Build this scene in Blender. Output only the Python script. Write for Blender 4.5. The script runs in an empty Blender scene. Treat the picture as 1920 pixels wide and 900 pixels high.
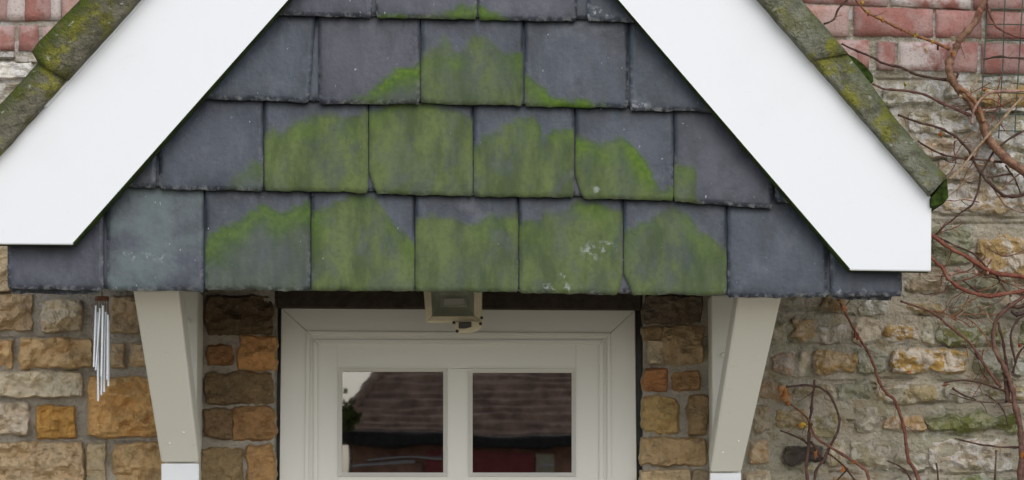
import bpy, bmesh, math, random
from math import radians, sin, cos
from mathutils import Vector, noise
random.seed(7)
S = bpy.context.scene
C = S.collection

# ------------------------------------------------------------------ camera
F = 4500.0                     # focal length in pixels of the 1920 px wide photograph
CAM = Vector((0, -6.3, 1.55)); PITCH = radians(6)
cd = bpy.data.cameras.new('camera'); cam = bpy.data.objects.new('camera', cd); C.objects.link(cam)
cd.sensor_width = 36; cd.lens = 36 * F / 1920; cd.clip_end = 500; cd.clip_start = .05
cam.location = CAM; cam.rotation_euler = (radians(90) + PITCH, 0, 0)
S.camera = cam
S.render.resolution_x = 1024; S.render.resolution_y = 480

# ------------------------------------------------------------------ sky, sun, exposure
SUN_EL, SUN_AZ = radians(42), radians(168)          # azimuth clockwise from +Y
w = bpy.data.worlds.new('World'); S.world = w; w.use_nodes = True
nt = w.node_tree; nt.nodes.clear()
sky = nt.nodes.new('ShaderNodeTexSky'); sky.sky_type = 'NISHITA'; sky.sun_disc = False
sky.sun_elevation = SUN_EL; sky.sun_rotation = SUN_AZ
sky.air_density = 1.0; sky.dust_density = 1.6; sky.ozone_density = 1.0
hs = nt.nodes.new('ShaderNodeHueSaturation'); hs.inputs['Saturation'].default_value = .50
bg = nt.nodes.new('ShaderNodeBackground'); bg.inputs['Strength'].default_value = .15
wo = nt.nodes.new('ShaderNodeOutputWorld')
nt.links.new(sky.outputs[0], hs.inputs['Color']); nt.links.new(hs.outputs[0], bg.inputs[0]); nt.links.new(bg.outputs[0], wo.inputs[0])
sd = bpy.data.lights.new('sun', 'SUN'); sd.energy = 0.5; sd.angle = radians(50); sd.color = (1, .99, .97)
so = bpy.data.objects.new('sun', sd); C.objects.link(so)
sdir = Vector((sin(SUN_AZ) * cos(SUN_EL), cos(SUN_AZ) * cos(SUN_EL), sin(SUN_EL)))
so.rotation_euler = sdir.to_track_quat('Z', 'Y').to_euler(); so.location = (0, -8, 12)
S.view_settings.view_transform = 'Standard'; S.view_settings.look = 'None'
S.view_settings.gamma = 1; S.view_settings.use_curve_mapping = False
S.view_settings.exposure = 0.46

# ------------------------------------------------------------------ helpers
def P(px, py, Y):
    """world point on the vertical plane at depth Y that stands at a photo position"""
    u = (px - 960) / F; v = (450 - py) / F
    dy = cos(PITCH) - v * sin(PITCH); dz = sin(PITCH) + v * cos(PITCH)
    t = (Y - CAM.y) / dy
    return Vector((u * t, Y, CAM.z + dz * t))
def ss(a, b, x):
    if a == b: return float(x >= a)
    t = min(1, max(0, (x - a) / (b - a))); return t * t * (3 - 2 * t)
def interp(pts, x):
    if x <= pts[0][0]: return pts[0][1]
    for (a, b), (c, d) in zip(pts, pts[1:]):
        if x <= c: return b + (d - b) * (x - a) / max(1e-6, c - a)
    return pts[-1][1]
def NZ(x, y, z=0.): return noise.noise(Vector((x, y, z)))
def FB(x, y, z=0., o=4): return noise.fractal(Vector((x, y, z)), 1.0, 2.0, o)

def tag(o, label=None, cat=None, group=None, kind=None):
    if label: o['label'] = label
    if cat: o['category'] = cat
    if group: o['group'] = group
    if kind: o['kind'] = kind
    return o
def thing(name, label, cat, loc, group=None):
    o = bpy.data.objects.new(name, None); C.objects.link(o); o.location = loc; o.empty_display_size = .05
    return tag(o, label, cat, group)
def link(name, me, mats, parent=None, color=None, **props):
    o = bpy.data.objects.new(name, me); C.objects.link(o)
    for m in (mats if isinstance(mats, (list, tuple)) else [mats]): me.materials.append(m)
    if parent is not None:
        o.parent = parent
        if parent.type == 'EMPTY': o.location = -parent.location   # meshes are written in world metres
    if color: o.color = (*color, 1)
    for k, v in props.items(): o[k] = v
    return o
def from_bm(name, bm, mats, parent=None, smooth=False, **kw):
    bmesh.ops.recalc_face_normals(bm, faces=bm.faces)
    me = bpy.data.meshes.new(name); bm.to_mesh(me); bm.free()
    if smooth:
        for p in me.polygons: p.use_smooth = True
    return link(name, me, mats, parent, **kw)
def prism(bm, pts, Yf, Yb, bev=0.0):
    """photo outline -> front face at Yf, straight back to Yb"""
    f = [P(x, y, Yf) for x, y in pts]
    vf = [bm.verts.new(p) for p in f]; vb = [bm.verts.new((p.x, Yb, p.z)) for p in f]
    ff = bm.faces.new(vf); bm.faces.new(vb[::-1]); n = len(f); es = []
    for i in range(n):
        bm.faces.new((vf[i], vb[i], vb[(i + 1) % n], vf[(i + 1) % n]))
    if bev:
        fe = [e for e in ff.edges]
        fe += [e for v in vf for e in v.link_edges if e not in fe]
        bmesh.ops.bevel(bm, geom=list(set(fe)), offset=bev, segments=2, profile=.5, affect='EDGES')
def box(bm, a, b, bev=0.0):
    x0, y0, z0 = a; x1, y1, z1 = b
    r = bmesh.ops.create_cube(bm, size=1)['verts']
    for v in r: v.co = Vector(((x0 + x1) / 2 + v.co.x * (x1 - x0), (y0 + y1) / 2 + v.co.y * (y1 - y0), (z0 + z1) / 2 + v.co.z * (z1 - z0)))
    if bev: bmesh.ops.bevel(bm, geom=list({e for v in r for e in v.link_edges}), offset=bev, segments=2, profile=.5, affect='EDGES')
def smooth_path(pts, n=5):
    out = []
    for i in range(len(pts) - 1):
        p0 = pts[max(0, i - 1)]; p1 = pts[i]; p2 = pts[i + 1]; p3 = pts[min(len(pts) - 1, i + 2)]
        for k in range(n):
            t = k / n
            out.append([.5 * (2 * b + (c - a) * t + (2 * a - 5 * b + 4 * c - d) * t * t + (-a + 3 * b - 3 * c + d) * t ** 3) for a, b, c, d in zip(p0, p1, p2, p3)])
    out.append(list(pts[-1])); return out
def tube(bm, pts, radii, n=6):
    rings = []
    for i, p in enumerate(pts):
        d = (pts[min(i + 1, len(pts) - 1)] - pts[max(i - 1, 0)]).normalized()
        a = d.orthogonal().normalized() if abs(d.y) > .9 else d.cross(Vector((0, 1, 0))).normalized()
        b = d.cross(a)
        rings.append([bm.verts.new(p + (a * cos(2 * math.pi * k / n) + b * sin(2 * math.pi * k / n)) * radii[i]) for k in range(n)])
    for r, q in zip(rings, rings[1:]):
        for k in range(n): bm.faces.new((r[k], r[(k + 1) % n], q[(k + 1) % n], q[k]))
    bm.faces.new(rings[0]); bm.faces.new(rings[-1][::-1])

# ------------------------------------------------------------------ materials
class M:
    def __init__(s, name, rough=.7, spec=.4):
        s.m = bpy.data.materials.new(name); s.m.use_nodes = True; s.t = s.m.node_tree
        s.b = s.t.nodes['Principled BSDF']; s.b.inputs['Roughness'].default_value = rough
        s.b.inputs['Specular IOR Level'].default_value = spec
        s.co = s.n('ShaderNodeTexCoord').outputs['Object']
    def n(s, t, **k):
        o = s.t.nodes.new(t)
        for a, v in k.items(): setattr(o, a, v)
        return o
    def l(s, a, b): s.t.links.new(a, b)
    def set(s, sock, v):
        if hasattr(v, 'is_output'): s.l(v, sock)
        else: sock.default_value = (*v, 1) if isinstance(v, tuple) and len(v) == 3 else v
    def noise(s, scale, detail=4, rough=.55, stretch=None, seed=None, dist=0):
        co = s.co
        if stretch or seed:
            mp = s.n('ShaderNodeMapping'); s.l(co, mp.inputs[0])
            if stretch: mp.inputs['Scale'].default_value = stretch
            if seed == 'object':
                oi = s.n('ShaderNodeObjectInfo'); mu = s.n('ShaderNodeMath', operation='MULTIPLY'); mu.inputs[1].default_value = 37.
                s.l(oi.outputs['Random'], mu.inputs[0]); s.l(mu.outputs[0], mp.inputs['Location'])
            elif seed: mp.inputs['Location'].default_value = (seed, seed * .7, -seed)
            co = mp.outputs[0]
        t = s.n('ShaderNodeTexNoise'); s.l(co, t.inputs['Vector'])
        t.inputs['Scale'].default_value = scale; t.inputs['Detail'].default_value = detail
        t.inputs['Roughness'].default_value = rough; t.inputs['Distortion'].default_value = dist
        return t.outputs['Fac']
    def ramp(s, f, a, b, lo=0., hi=1.):
        r = s.n('ShaderNodeMapRange', interpolation_type='SMOOTHSTEP'); s.set(r.inputs[0], f)
        for i, v in zip((1, 2, 3, 4), (a, b, lo, hi)): r.inputs[i].default_value = v
        return r.outputs[0]
    def math(s, op, a, b=0.):
        o = s.n('ShaderNodeMath', operation=op); s.set(o.inputs[0], a); s.set(o.inputs[1], b); return o.outputs[0]
    def mix(s, f, a, b, mode='MIX'):
        o = s.n('ShaderNodeMix', data_type='RGBA', blend_type=mode)
        s.set(o.inputs[0], f); s.set(o.inputs[6], a); s.set(o.inputs[7], b); return o.outputs[2]
    def attr(s, name, kind='GEOMETRY'):
        o = s.n('ShaderNodeAttribute', attribute_type=kind, attribute_name=name); return o.outputs['Fac']
    def objcol(s): return s.n('ShaderNodeObjectInfo').outputs['Color']
    def rnd(s): return s.n('ShaderNodeObjectInfo').outputs['Random']
    def bump(s, h, dist=.003, strength=1., prev=None):
        o = s.n('ShaderNodeBump'); s.l(h, o.inputs['Height']); o.inputs['Distance'].default_value = dist; o.inputs['Strength'].default_value = strength
        if prev: s.l(prev, o.inputs['Normal'])
        s.l(o.outputs[0], s.b.inputs['Normal']); return o.outputs[0]
    def color(s, c): s.set(s.b.inputs['Base Color'], c); return s
    def rough(s, r): s.set(s.b.inputs['Roughness'], r)

def mat_slate():
    m = M('slate', .5, .45)
    big = m.noise(9, 4, .6, seed='object'); fine = m.noise(90, 4, .65, seed='object')
    streak = m.noise(26, 4, .6, stretch=(1.6, 1, .35), seed='object')
    base = m.mix(m.ramp(big, .32, .66), (.021, .031, .048), (.052, .060, .080))
    base = m.mix(m.ramp(m.rnd(), .0, 1., 0, .75), base, (.050, .066, .092))
    base = m.mix(m.ramp(streak, .45, .7, 0, .40), base, (.088, .095, .112))
    base = m.mix(m.ramp(fine, .35, .6, .22, 0), base, (.020, .024, .032))
    base = m.mix(m.ramp(m.math('FRACT', m.math('MULTIPLY', m.rnd(), 7.3)), .55, .95, 0, .5), base, (.062, .056, .076))
    base = m.mix(m.ramp(m.noise(11, 4, .65, seed='object', stretch=(1, 1, .6)), .50, .68, 0, .6), base, (.017, .021, .029))
    dm = m.math('MULTIPLY', m.attr('damp'), m.ramp(m.noise(20, 5, .68, seed='object', stretch=(1.2, 1, .6)), .36, .58))
    base = m.mix(m.math('MULTIPLY', dm, .8), base, (.013, .017, .025))
    pat = m.math('MULTIPLY', m.attr('patina'), m.ramp(big, .3, .6))
    base = m.mix(m.ramp(m.noise(7, 5, .7, seed='object'), .54, .72, 0, .45), base, (.115, .120, .138))
    base = m.mix(pat, base, (.105, .140, .140))
    # edge weathering and pale scratches
    ed = m.math('MULTIPLY', m.attr('rim'), m.ramp(m.noise(60, 5, .7, seed='object'), .44, .66))
    base = m.mix(m.math('MULTIPLY', ed, .85), base, (.33, .34, .34))
    sp = m.ramp(m.noise(120, 2, .5, seed='object', stretch=(1, 1, .6)), .73, .79, 0, .75)
    base = m.mix(sp, base, (.38, .39, .40))
    # moss
    st2 = m.noise(15, 4, .6, stretch=(1.5, 1, .5), seed=3.)
    md = m.mix(m.ramp(st2, .34, .66), (.058, .084, .022), (.126, .164, .045))
    md = m.mix(m.ramp(m.noise(10, 4, .6, stretch=(1.5, 1, .7), seed=9.), .46, .64, 0, .6), md, (.095, .118, .074))
    md = m.mix(m.ramp(fine, .3, .55, .5, 0), md, (.065, .085, .03))
    mm = m.math('MULTIPLY', m.attr('moss'), m.ramp(m.noise(17, 5, .62, stretch=(1.3, 1, .8), seed=5.), .32, .50, .58, 1.))
    c = m.mix(mm, base, md)
    mb = m.mix(m.ramp(m.noise(70, 4, .6, seed=2.), .3, .7), (.050, .108, .004), (.098, .168, .010))
    bb = m.math('MULTIPLY', m.attr('bright'), m.ramp(m.noise(13, 4, .6, seed=8.), .32, .50))
    c = m.mix(bb, c, mb)
    ch = m.math('MULTIPLY', m.attr('chalk'), m.ramp(m.noise(55, 4, .7, seed=4.), .5, .6))
    c = m.mix(m.math('MULTIPLY', ch, .6), c, (.42, .44, .45))
    m.color(c); m.rough(m.ramp(m.math('ADD', mm, bb), 0, .8, .48, .85))
    h = m.math('ADD', m.math('MULTIPLY', m.noise(40, 5, .6, stretch=(1, 1, .7), seed='object'), 1.), m.math('MULTIPLY', fine, .5))
    m.bump(h, .003, .55); return m.m
def mat_stone(name, mortar=False):
    m = M(name, .9, .2)
    a = m.noise(14, 5, .65, seed='object'); b = m.noise(55, 5, .7, seed='object'); f = m.noise(160, 3, .7)
    if mortar:
        xs = m.n('ShaderNodeSeparateXYZ'); m.l(m.co, xs.inputs[0])
        side = m.ramp(m.math('ADD', xs.outputs[0], m.math('MULTIPLY', a, .15)), .55, .75)
        c0 = m.mix(m.ramp(a, .35, .65), (.46, .41, .335), (.53, .48, .40))
        c1 = m.mix(m.ramp(m.noise(6, 5, .65, seed=3.), .38, .6), (.52, .45, .35), (.44, .405, .305))
        c1 = m.mix(m.ramp(m.noise(9, 4, .6, seed=11.), .56, .66, 0, .75), c1, (.40, .32, .20))
        c1 = m.mix(m.ramp(m.noise(5, 4, .6, seed=21.), .57, .70, 0, .4), c1, (.25, .285, .14))
        col = m.mix(side, c0, c1)
        zs = m.ramp(m.math('ADD', xs.outputs[2], m.math('MULTIPLY', a, .2)), 2.33, 2.52)
        lm = m.math('MULTIPLY', m.ramp(m.noise(19, 6, .75, seed=6.), .50, .58), m.math('MULTIPLY', zs, .9))
        col = m.mix(lm, col, (.70, .68, .66))
        fk = m.math('MULTIPLY', m.ramp(m.noise(42, 5, .75, seed=16.), .58, .64), m.math('MULTIPLY', side, .75))
        col = m.mix(fk, col, (.60, .58, .52))
    else:
        col = m.mix(m.ramp(a, .3, .7, 0, .55), m.objcol(), m.mix(1., m.objcol(), (1.5, 1.36, 1.15), 'MULTIPLY'))
        col = m.mix(1., col, (1.16, 1.16, 1.18), 'MULTIPLY')
        col = m.mix(m.ramp(m.noise(30, 4, .6, seed='object'), .52, .72, 0, .6), col, m.mix(1., m.objcol(), (.62, .58, .55), 'MULTIPLY'))
        g = m.math('MULTIPLY', m.attr('moss', 'OBJECT'), m.ramp(a, .3, .55))
        col = m.mix(g, col, (.125, .145, .035))
        sm = m.ramp(m.math('ADD', m.attr('smear'), m.math('MULTIPLY', m.noise(40, 5, .7), .9)), .55, .95)
        col = m.mix(m.math('MULTIPLY', sm, .9), col, (.46, .425, .35))
        lm = m.math('MULTIPLY', m.ramp(m.noise(24, 6, .72, seed='object', dist=.6), .47, .54), m.attr('lime', 'OBJECT'))
        col = m.mix(lm, col, (.74, .72, .69))
    col = m.mix(m.ramp(b, .3, .55, .5, 0), col, m.mix(1., col, (.55, .52, .5), 'MULTIPLY'))
    col = m.mix(m.ramp(f, .58, .72, 0, .3), col, (.5, .46, .38))
    m.color(col)
    h = m.math('ADD', m.math('MULTIPLY', b, 1.), m.math('MULTIPLY', f, .35))
    h = m.math('ADD', h, m.math('MULTIPLY', a, 1.3))
    h = m.math('ADD', h, m.math('MULTIPLY', m.noise(95, 4, .75), .9)) if mortar else h
    m.bump(h, .010 if not mortar else .012, 1.); return m.m
def mat_brick():
    m = M('brick', .88, .2)
    a = m.noise(16, 4, .6, seed='object'); f = m.noise(130, 4, .7)
    col = m.mix(m.ramp(a, .3, .7), m.objcol(), m.mix(1., m.objcol(), (1.2, 1.1, 1.1), 'MULTIPLY'))
    lm = m.math('MULTIPLY', m.ramp(m.noise(12, 5, .65, seed='object'), .40, .58), m.math('ADD', m.attr('lime', 'OBJECT'), .12))
    col = m.mix(lm, col, (.58, .50, .47))
    col = m.mix(m.ramp(f, .3, .5, .45, 0), col, (.13, .075, .06)); m.color(col)
    m.bump(m.math('ADD', f, a), .004, .7); return m.m
def mat_white(name, c=(.80, .81, .82), rough=.35, dirt=.12, dirtc=(.45, .43, .38)):
    m = M(name, rough, .5)
    col = m.mix(m.ramp(m.noise(5, 5, .6), .5, .8, 0, dirt), c, dirtc)
    col = m.mix(m.ramp(m.noise(60, 3, .6), .62, .75, 0, dirt), col, dirtc)
    m.color(col); m.bump(m.noise(8, 2, .5), .002, .25); return m.m
def mat_plain(name, c, rough=.6, spec=.4, var=.3, scale=30, metal=0):
    m = M(name, rough, spec); m.b.inputs['Metallic'].default_value = metal
    f = m.noise(scale, 5, .65)
    m.color(m.mix(m.ramp(f, .3, .7, 0, 1), tuple(x * (1 - var) for x in c), tuple(min(.95, x * (1 + var)) for x in c)))
    m.bump(f, .002, .5); return m.m
def mat_verge(name, warm):
    m = M(name, .92, .2)
    a = m.noise(10, 5, .65); b = m.noise(38, 5, .7); f = m.noise(150, 3, .7)
    col = m.mix(m.ramp(a, .35, .65), (.13, .12, .085) if warm else (.21, .21, .15), (.225, .21, .15) if warm else (.31, .31, .24))
    col = m.mix(m.ramp(m.noise(13, 5, .7, seed=4.), .50, .62, 0, .85 if warm else .6), col, (.15, .145, .03))
    col = m.mix(m.ramp(m.noise(10, 5, .72, seed=14.), .51, .61, 0, .8), col, (.30, .29, .04))
    col = m.mix(m.math('MULTIPLY', m.attr('moss'), m.ramp(b, .3, .5)), col, (.075, .10, .012))
    col = m.mix(m.ramp(m.noise(48, 4, .6, seed=7.), .63, .68, 0, .7), col, (.50, .50, .40))
    col = m.mix(m.ramp(b, .34, .54, .6, 0), col, (.055, .057, .032))
    m.color(col); m.bump(m.math('ADD', m.math('ADD', b, a), m.math('MULTIPLY', f, .6)), .020, 1.); return m.m
def mat_glass(name='window_glass', ior=2.8, tint=.8):
    m = M(name, .02); t = m.t; t.nodes.remove(m.b)
    fr = m.n('ShaderNodeFresnel'); fr.inputs['IOR'].default_value = ior
    bp = m.n('ShaderNodeBump'); bp.inputs['Distance'].default_value = .00017
    m.l(m.noise(3.2, 2, .35, stretch=(1, 1, 2.6)), bp.inputs['Height'])
    gl = m.n('ShaderNodeBsdfGlossy'); gl.inputs['Roughness'].default_value = .015; m.l(bp.outputs[0], gl.inputs['Normal'])
    tr = m.n('ShaderNodeBsdfTransparent'); tr.inputs[0].default_value = (tint, tint, tint, 1)
    mx = m.n('ShaderNodeMixShader'); m.l(fr.outputs[0], mx.inputs[0]); m.l(tr.outputs[0], mx.inputs[1]); m.l(gl.outputs[0], mx.inputs[2])
    m.l(mx.outputs[0], t.nodes['Material Output'].inputs[0]); return m.m

SLATE = mat_slate(); STONE = mat_stone('rubble_stone'); MORTAR = mat_stone('mortar', True); BRICK = mat_brick()
UPVC = mat_white('white_board', (.77, .785, .80), .32, .07)
PAINT = mat_white('white_painted_timber', (.78, .76, .67), .45, .14)
DOORW = mat_white('white_door', (.72, .70, .63), .35, .06)
ALGAE = mat_plain('green_algae', (.035, .055, .012), .9, .2, .5)
VERGE_L = mat_verge('mossy_concrete_tile', True); VERGE_R = mat_verge('lichened_concrete_tile', False)
DARKMOSS = mat_plain('dark_moss', (.028, .045, .008), .95, .1, .6, 60)
DARKWOOD = mat_plain('dark_timber', (.05, .038, .028), .8, .2, .3, 40)
GLASS = mat_glass(); CLEAR = mat_glass('clear_lamp_glass', 1.4, .97)
CREAM = mat_plain('cream_metal', (.66, .58, .40), .5, .4, .12, 20)
ALU = mat_plain('aluminium_tube', (.60, .62, .65), .32, .5, .05, 20, .7)
REFL = mat_plain('lamp_reflector', (.68, .71, .58), .5, .5, .15, 15)
LAMPT = mat_plain('lamp_tube', (.80, .77, .68), .4, .4, .08)
DARKPL = mat_plain('dark_plastic', (.03, .03, .025), .4, .5, .2)
WIRE = mat_plain('green_wire', (.060, .085, .062), .6, .3, .3)
TILE = mat_plain('brown_plain_tile', (.50, .33, .24), .85, .2, .45, 6)
OBRICK = mat_plain('far_brick', (.50, .27, .19), .9, .2, .35, 8)
BLACK = mat_plain('black_gutter', (.012, .012, .013), .4, .4, .2)
RED = mat_plain('red_paint', (.38, .045, .045), .4, .5, .1)
PAVE = mat_plain('paving', (.32, .285, .22), .9, .2, .2, 3)
LEAF = mat_plain('shrub_leaf', (.10, .12, .02), .7, .3, .5, 5)
def mat_stem():
    m = M('vine_bark', .65, .35); f = m.noise(70, 5, .7); a = m.noise(18, 3, .6)
    c = m.mix(m.ramp(f, .36, .62, .85, 0), m.objcol(), m.mix(1., m.objcol(), (.4, .35, .35), 'MULTIPLY'))
    c = m.mix(m.ramp(a, .55, .75, 0, .4), c, (.34, .24, .15)); m.color(c); m.bump(f, .004, 1.); return m.m
STEM = mat_stem()
def mat_leafbit():
    m = M('dried_leaf', .7, .3); f = m.noise(80, 3, .6)
    m.color(m.mix(m.ramp(f, .3, .7, .5, 0), m.objcol(), m.mix(1., m.objcol(), (.5, .35, .3), 'MULTIPLY'))); return m.m
DLEAF = mat_leafbit()

# ------------------------------------------------------------------ ground and the hall behind the door
bm = bmesh.new(); box(bm, (-120, -140, -.3), (120, .5, 0)); tag(from_bm('ground', bm, PAVE), kind='structure')
bm = bmesh.new()
hx0, hx1 = P(500, 700, .1).x, P(1220, 700, .1).x
for a, b in (((hx0, 1.9, 0), (hx1, 1.92, 2.6)), ((hx0 - .02, .2, 0), (hx0, 1.9, 2.6)), ((hx1, .2, 0), (hx1 + .02, 1.9, 2.6)), ((hx0, .2, 2.6), (hx1, 1.9, 2.62))): box(bm, a, b)
tag(from_bm('hall_interior', bm, mat_plain('dark_hall', (.05, .04, .035), .8, .2)), kind='structure')

# ------------------------------------------------------------------ house wall: mortar bed, rubble stones, bricks
wall = thing('house_wall', 'old rubble stone wall with a red brick band above, behind the porch', 'wall', (0, 0, 0))
GROOVES = [[(1390, 570), (1540, 583), (1600, 590)], [(1690, 590), (1770, 592), (1905, 600)], [(1480, 642), (1600, 646), (1690, 648), (1900, 650)],
           [(1440, 712), (1530, 712), (1640, 720)], [(1660, 757), (1760, 756), (1930, 752)], [(1750, 816), (1850, 818), (1930, 816)],
           [(1745, 403), (1840, 406), (1930, 411)], [(1750, 418), (1930, 421)], [(1745, 497), (1810, 496), (1850, 502)], [(1700, 546), (1800, 552), (1900, 548)],
           [(1645, 150), (1780, 153), (1930, 160)], [(1500, 728), (1640, 730)], [(1640, 708), (1800, 718), (1930, 716)], [(1480, 880), (1600, 888), (1760, 880)],
           [(1440, 590), (1446, 640), (1440, 700)], [(1640, 880), (1800, 890), (1930, 884)], [(0, 637), (150, 639)], [(140, 822), (300, 834)], [(1560, 300), (1800, 300)],
           [(1590, 790), (1660, 788)], [(1700, 345), (1770, 340)], [(1840, 205), (1930, 214)]]
def groove(x, y):
    g = 0
    for pl in GROOVES:
        if pl[0][0] - 4 <= x <= pl[-1][0] + 4 and min(p[1] for p in pl) - 9 <= y <= max(p[1] for p in pl) + 9 and pl[-1][0] - pl[0][0] > 20:
            d = abs(y - interp(pl, x) - 2.5 * NZ(x * .03, pl[0][1]))
            g = max(g, (1 - ss(1.0, 4.5, d)) * (.45 + .75 * max(0, NZ(x * .018, pl[0][1] * .1) + .35)))
    return g
def mortar_sheet():
    x0, x1, y0, y1, st = -300, 2220, -180, 1080, 5
    nx, ny = (x1 - x0) // st, (y1 - y0) // st
    vs, fs, idx = [], [], {}
    def hole(i, j):
        x, y = x0 + (i + .5) * st, y0 + (j + .5) * st
        return 515 < x < 1205 and y > 545
    def vid(i, j):
        k = (i, j)
        if k not in idx:
            x, y = x0 + i * st, y0 + j * st
            r = ss(1350, 1450, x)
            Y = .003 - .004 * FB(x * .02, y * .03, 1.) - (.003 + .007 * r) * FB(x * .011, y * .022, 7., 5) - .002 * NZ(x * .11, y * .11) + .012 * groove(x, y)
            idx[k] = len(vs); vs.append(P(x, y, Y))
        return idx[k]
    for j in range(ny):
        for i in range(nx):
            if not hole(i, j): fs.append((vid(i, j), vid(i, j + 1), vid(i + 1, j + 1), vid(i + 1, j)))
    me = bpy.data.meshes.new('mortar'); me.from_pydata(vs, [], fs)
    o = link('mortar', me, MORTAR, wall)
mortar_sheet()
bm = bmesh.new()                                     # body of the wall behind the joints, with the door reveal
for (a, b) in (((-300, 515)), ((1205, 2220))):
    p, q = P(a, -180, .03), P(b, 1080, .03); box(bm, (p.x, .03, q.z - .4), (q.x, .3, p.z))
p, q = P(515, -180, .03), P(1205, 545, .03); box(bm, (p.x, .0302, q.z), (q.x, .3, p.z))
from_bm('wall_core', bm, MORTAR, wall)

STONES = []
def stone(x0, y0, x1, y1, col, lift=.018, rough=.010, jit=4., rnd=.10, lime=0., moss=0., flat=False, cell=4.6, edge=5., smear=.18, pad=0):
    STONES.append((x0, y0, x1, y1))
    cx, cy, hw, hh = (x0 + x1) / 2, (y0 + y1) / 2, (x1 - x0) / 2 + pad, (y1 - y0) / 2 + pad
    nu, nv = max(4, int(2 * hw / cell)), max(3, int(2 * hh / cell)); sd_ = random.random() * 100
    tx, ty = random.uniform(-.004, .004), random.uniform(-.005, .003)
    vs, fs, smr = [], [], []
    for j in range(nv + 1):
        for i in range(nu + 1):
            s, t = -1 + 2 * i / nu, -1 + 2 * j / nv
            k = 1 - rnd * s * s * t * t
            x = cx + hw * s * k; y = cy + hh * t * k
            x += jit * (NZ(x * .035, y * .035, sd_) + .5 * NZ(x * .1, y * .1, sd_)) * (.3 + .7 * abs(s))
            y += jit * (NZ(x * .03, y * .03, sd_ + 9) + .5 * NZ(x * .1, y * .1, sd_ + 5)) * (.3 + .7 * abs(t))
            e = min((1 - abs(s)) * hw, (1 - abs(t)) * hh)
            pr = min(1, e / edge) ** .6
            rg = noise.hetero_terrain(Vector((x * .02, y * .034, sd_)), .9, 2.1, 4, .6) - .6
            h = lift * (.75 + .2 * pr) + rough * rg + rough * .8 * NZ(x * .075, y * .09, sd_ + 3) + tx * s + ty * t
            led = NZ(x * .022, y * .05, sd_ + 30) * 3.2; h += rough * .55 * (ss(.35, .65, led - math.floor(led)) + math.floor(led)) / 3.2
            h = h * pr - .0035 * (1 - pr)
            vs.append(P(x, y, .002 - h)); smr.append(smear * (1 - ss(0, 1, e / (edge * 1.1))))
    for j in range(nv):
        for i in range(nu):
            a = j * (nu + 1) + i; q = [a, a + nu + 1, a + nu + 2, a + 1]
            fs += [(q[0], q[1], q[2]), (q[0], q[2], q[3])] if (i + j) % 2 else [(q[0], q[1], q[3]), (q[1], q[2], q[3])]
    # back of the stone, bedded in the wall, so that it is a closed block
    ring = [i for i in range(nu + 1)] + [j * (nu + 1) + nu for j in range(1, nv + 1)] + [nv * (nu + 1) + i for i in range(nu - 1, -1, -1)] + [j * (nu + 1) for j in range(nv - 1, 0, -1)]
    b0 = len(vs)
    for r in ring: vs.append(Vector((vs[r].x, .026, vs[r].z)))
    n = len(ring)
    for k in range(n): fs.append((ring[k], ring[(k + 1) % n], b0 + (k + 1) % n, b0 + k))
    fs.append(tuple(b0 + k for k in range(n)))
    me = bpy.data.meshes.new('stone'); me.from_pydata(vs, [], fs)
    at = me.attributes.new('smear', 'FLOAT', 'POINT'); at.data.foreach_set('value', smr + [smear] * n)
    if not flat:
        for p in me.polygons: p.use_smooth = True
    return link('stone', me, STONE, wall, color=col, lime=float(lime), moss=float(moss))
TAN, PALE, GREY = (.34, .255, .155), (.40, .345, .25), (.33, .30, .235)
OCH, ORG, GOLD, BRN = (.33, .215, .085), (.37, .235, .105), (.36, .205, .060), (.26, .185, .11)
GG, DK = (.235, .235, .17), (.055, .045, .035)
F_ = dict(flat=True)
for a in [  # left of the left bracket
    (-70, 455, 18, 548, (.37, .30, .20), .02, .008), (-60, 552, 62, 621, (.30, .225, .14), .016, .010), (77, 562, 153, 622, PALE, .028, .016),
    (207, 553, 262, 626, (.29, .22, .14), .024, .010), (-60, 637, 25, 696, (.40, .28, .15), .020, .012), (37, 634, 173, 691, (.40, .285, .155), .024, .013),
    (207, 642, 233, 688, TAN, .012, .007), (242, 644, 275, 687, TAN, .016, .010), (-90, 697, 156, 745, (.40, .355, .265), .024, .012),
    (164, 706, 296, 821, (.40, .25, .105), .020, .013), (-60, 756, 55, 816, (.40, .35, .275), .026, .016), (67, 761, 141, 822, GOLD, .024, .012),
    (-90, 828, 158, 910, (.35, .27, .17), .024, .015), (160, 830, 199, 908, (.30, .25, .16), .018, .008), (212, 829, 312, 912, (.33, .235, .125), .020, .012),
    (-250, 460, -80, 545, TAN, .02, .01), (-260, 560, -70, 640, PALE, .02, .012), (-230, 650, -75, 740, TAN, .02, .012), (-270, 757, -70, 830, ORG, .02, .012),
    (-260, 845, -100, 920, PALE, .02, .012), (-200, 926, -40, 1000, TAN, .02, .012), (-30, 926, 120, 990, PALE, .02, .012), (130, 928, 300, 1000, ORG, .02, .012)]:
    stone(*a[:4], tuple(min(.56, c * 1.27) for c in a[4]), a[5] * .85, a[6] * 1.35, jit=5, rnd=.05, pad=2.5, smear=.42, **F_)
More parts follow.
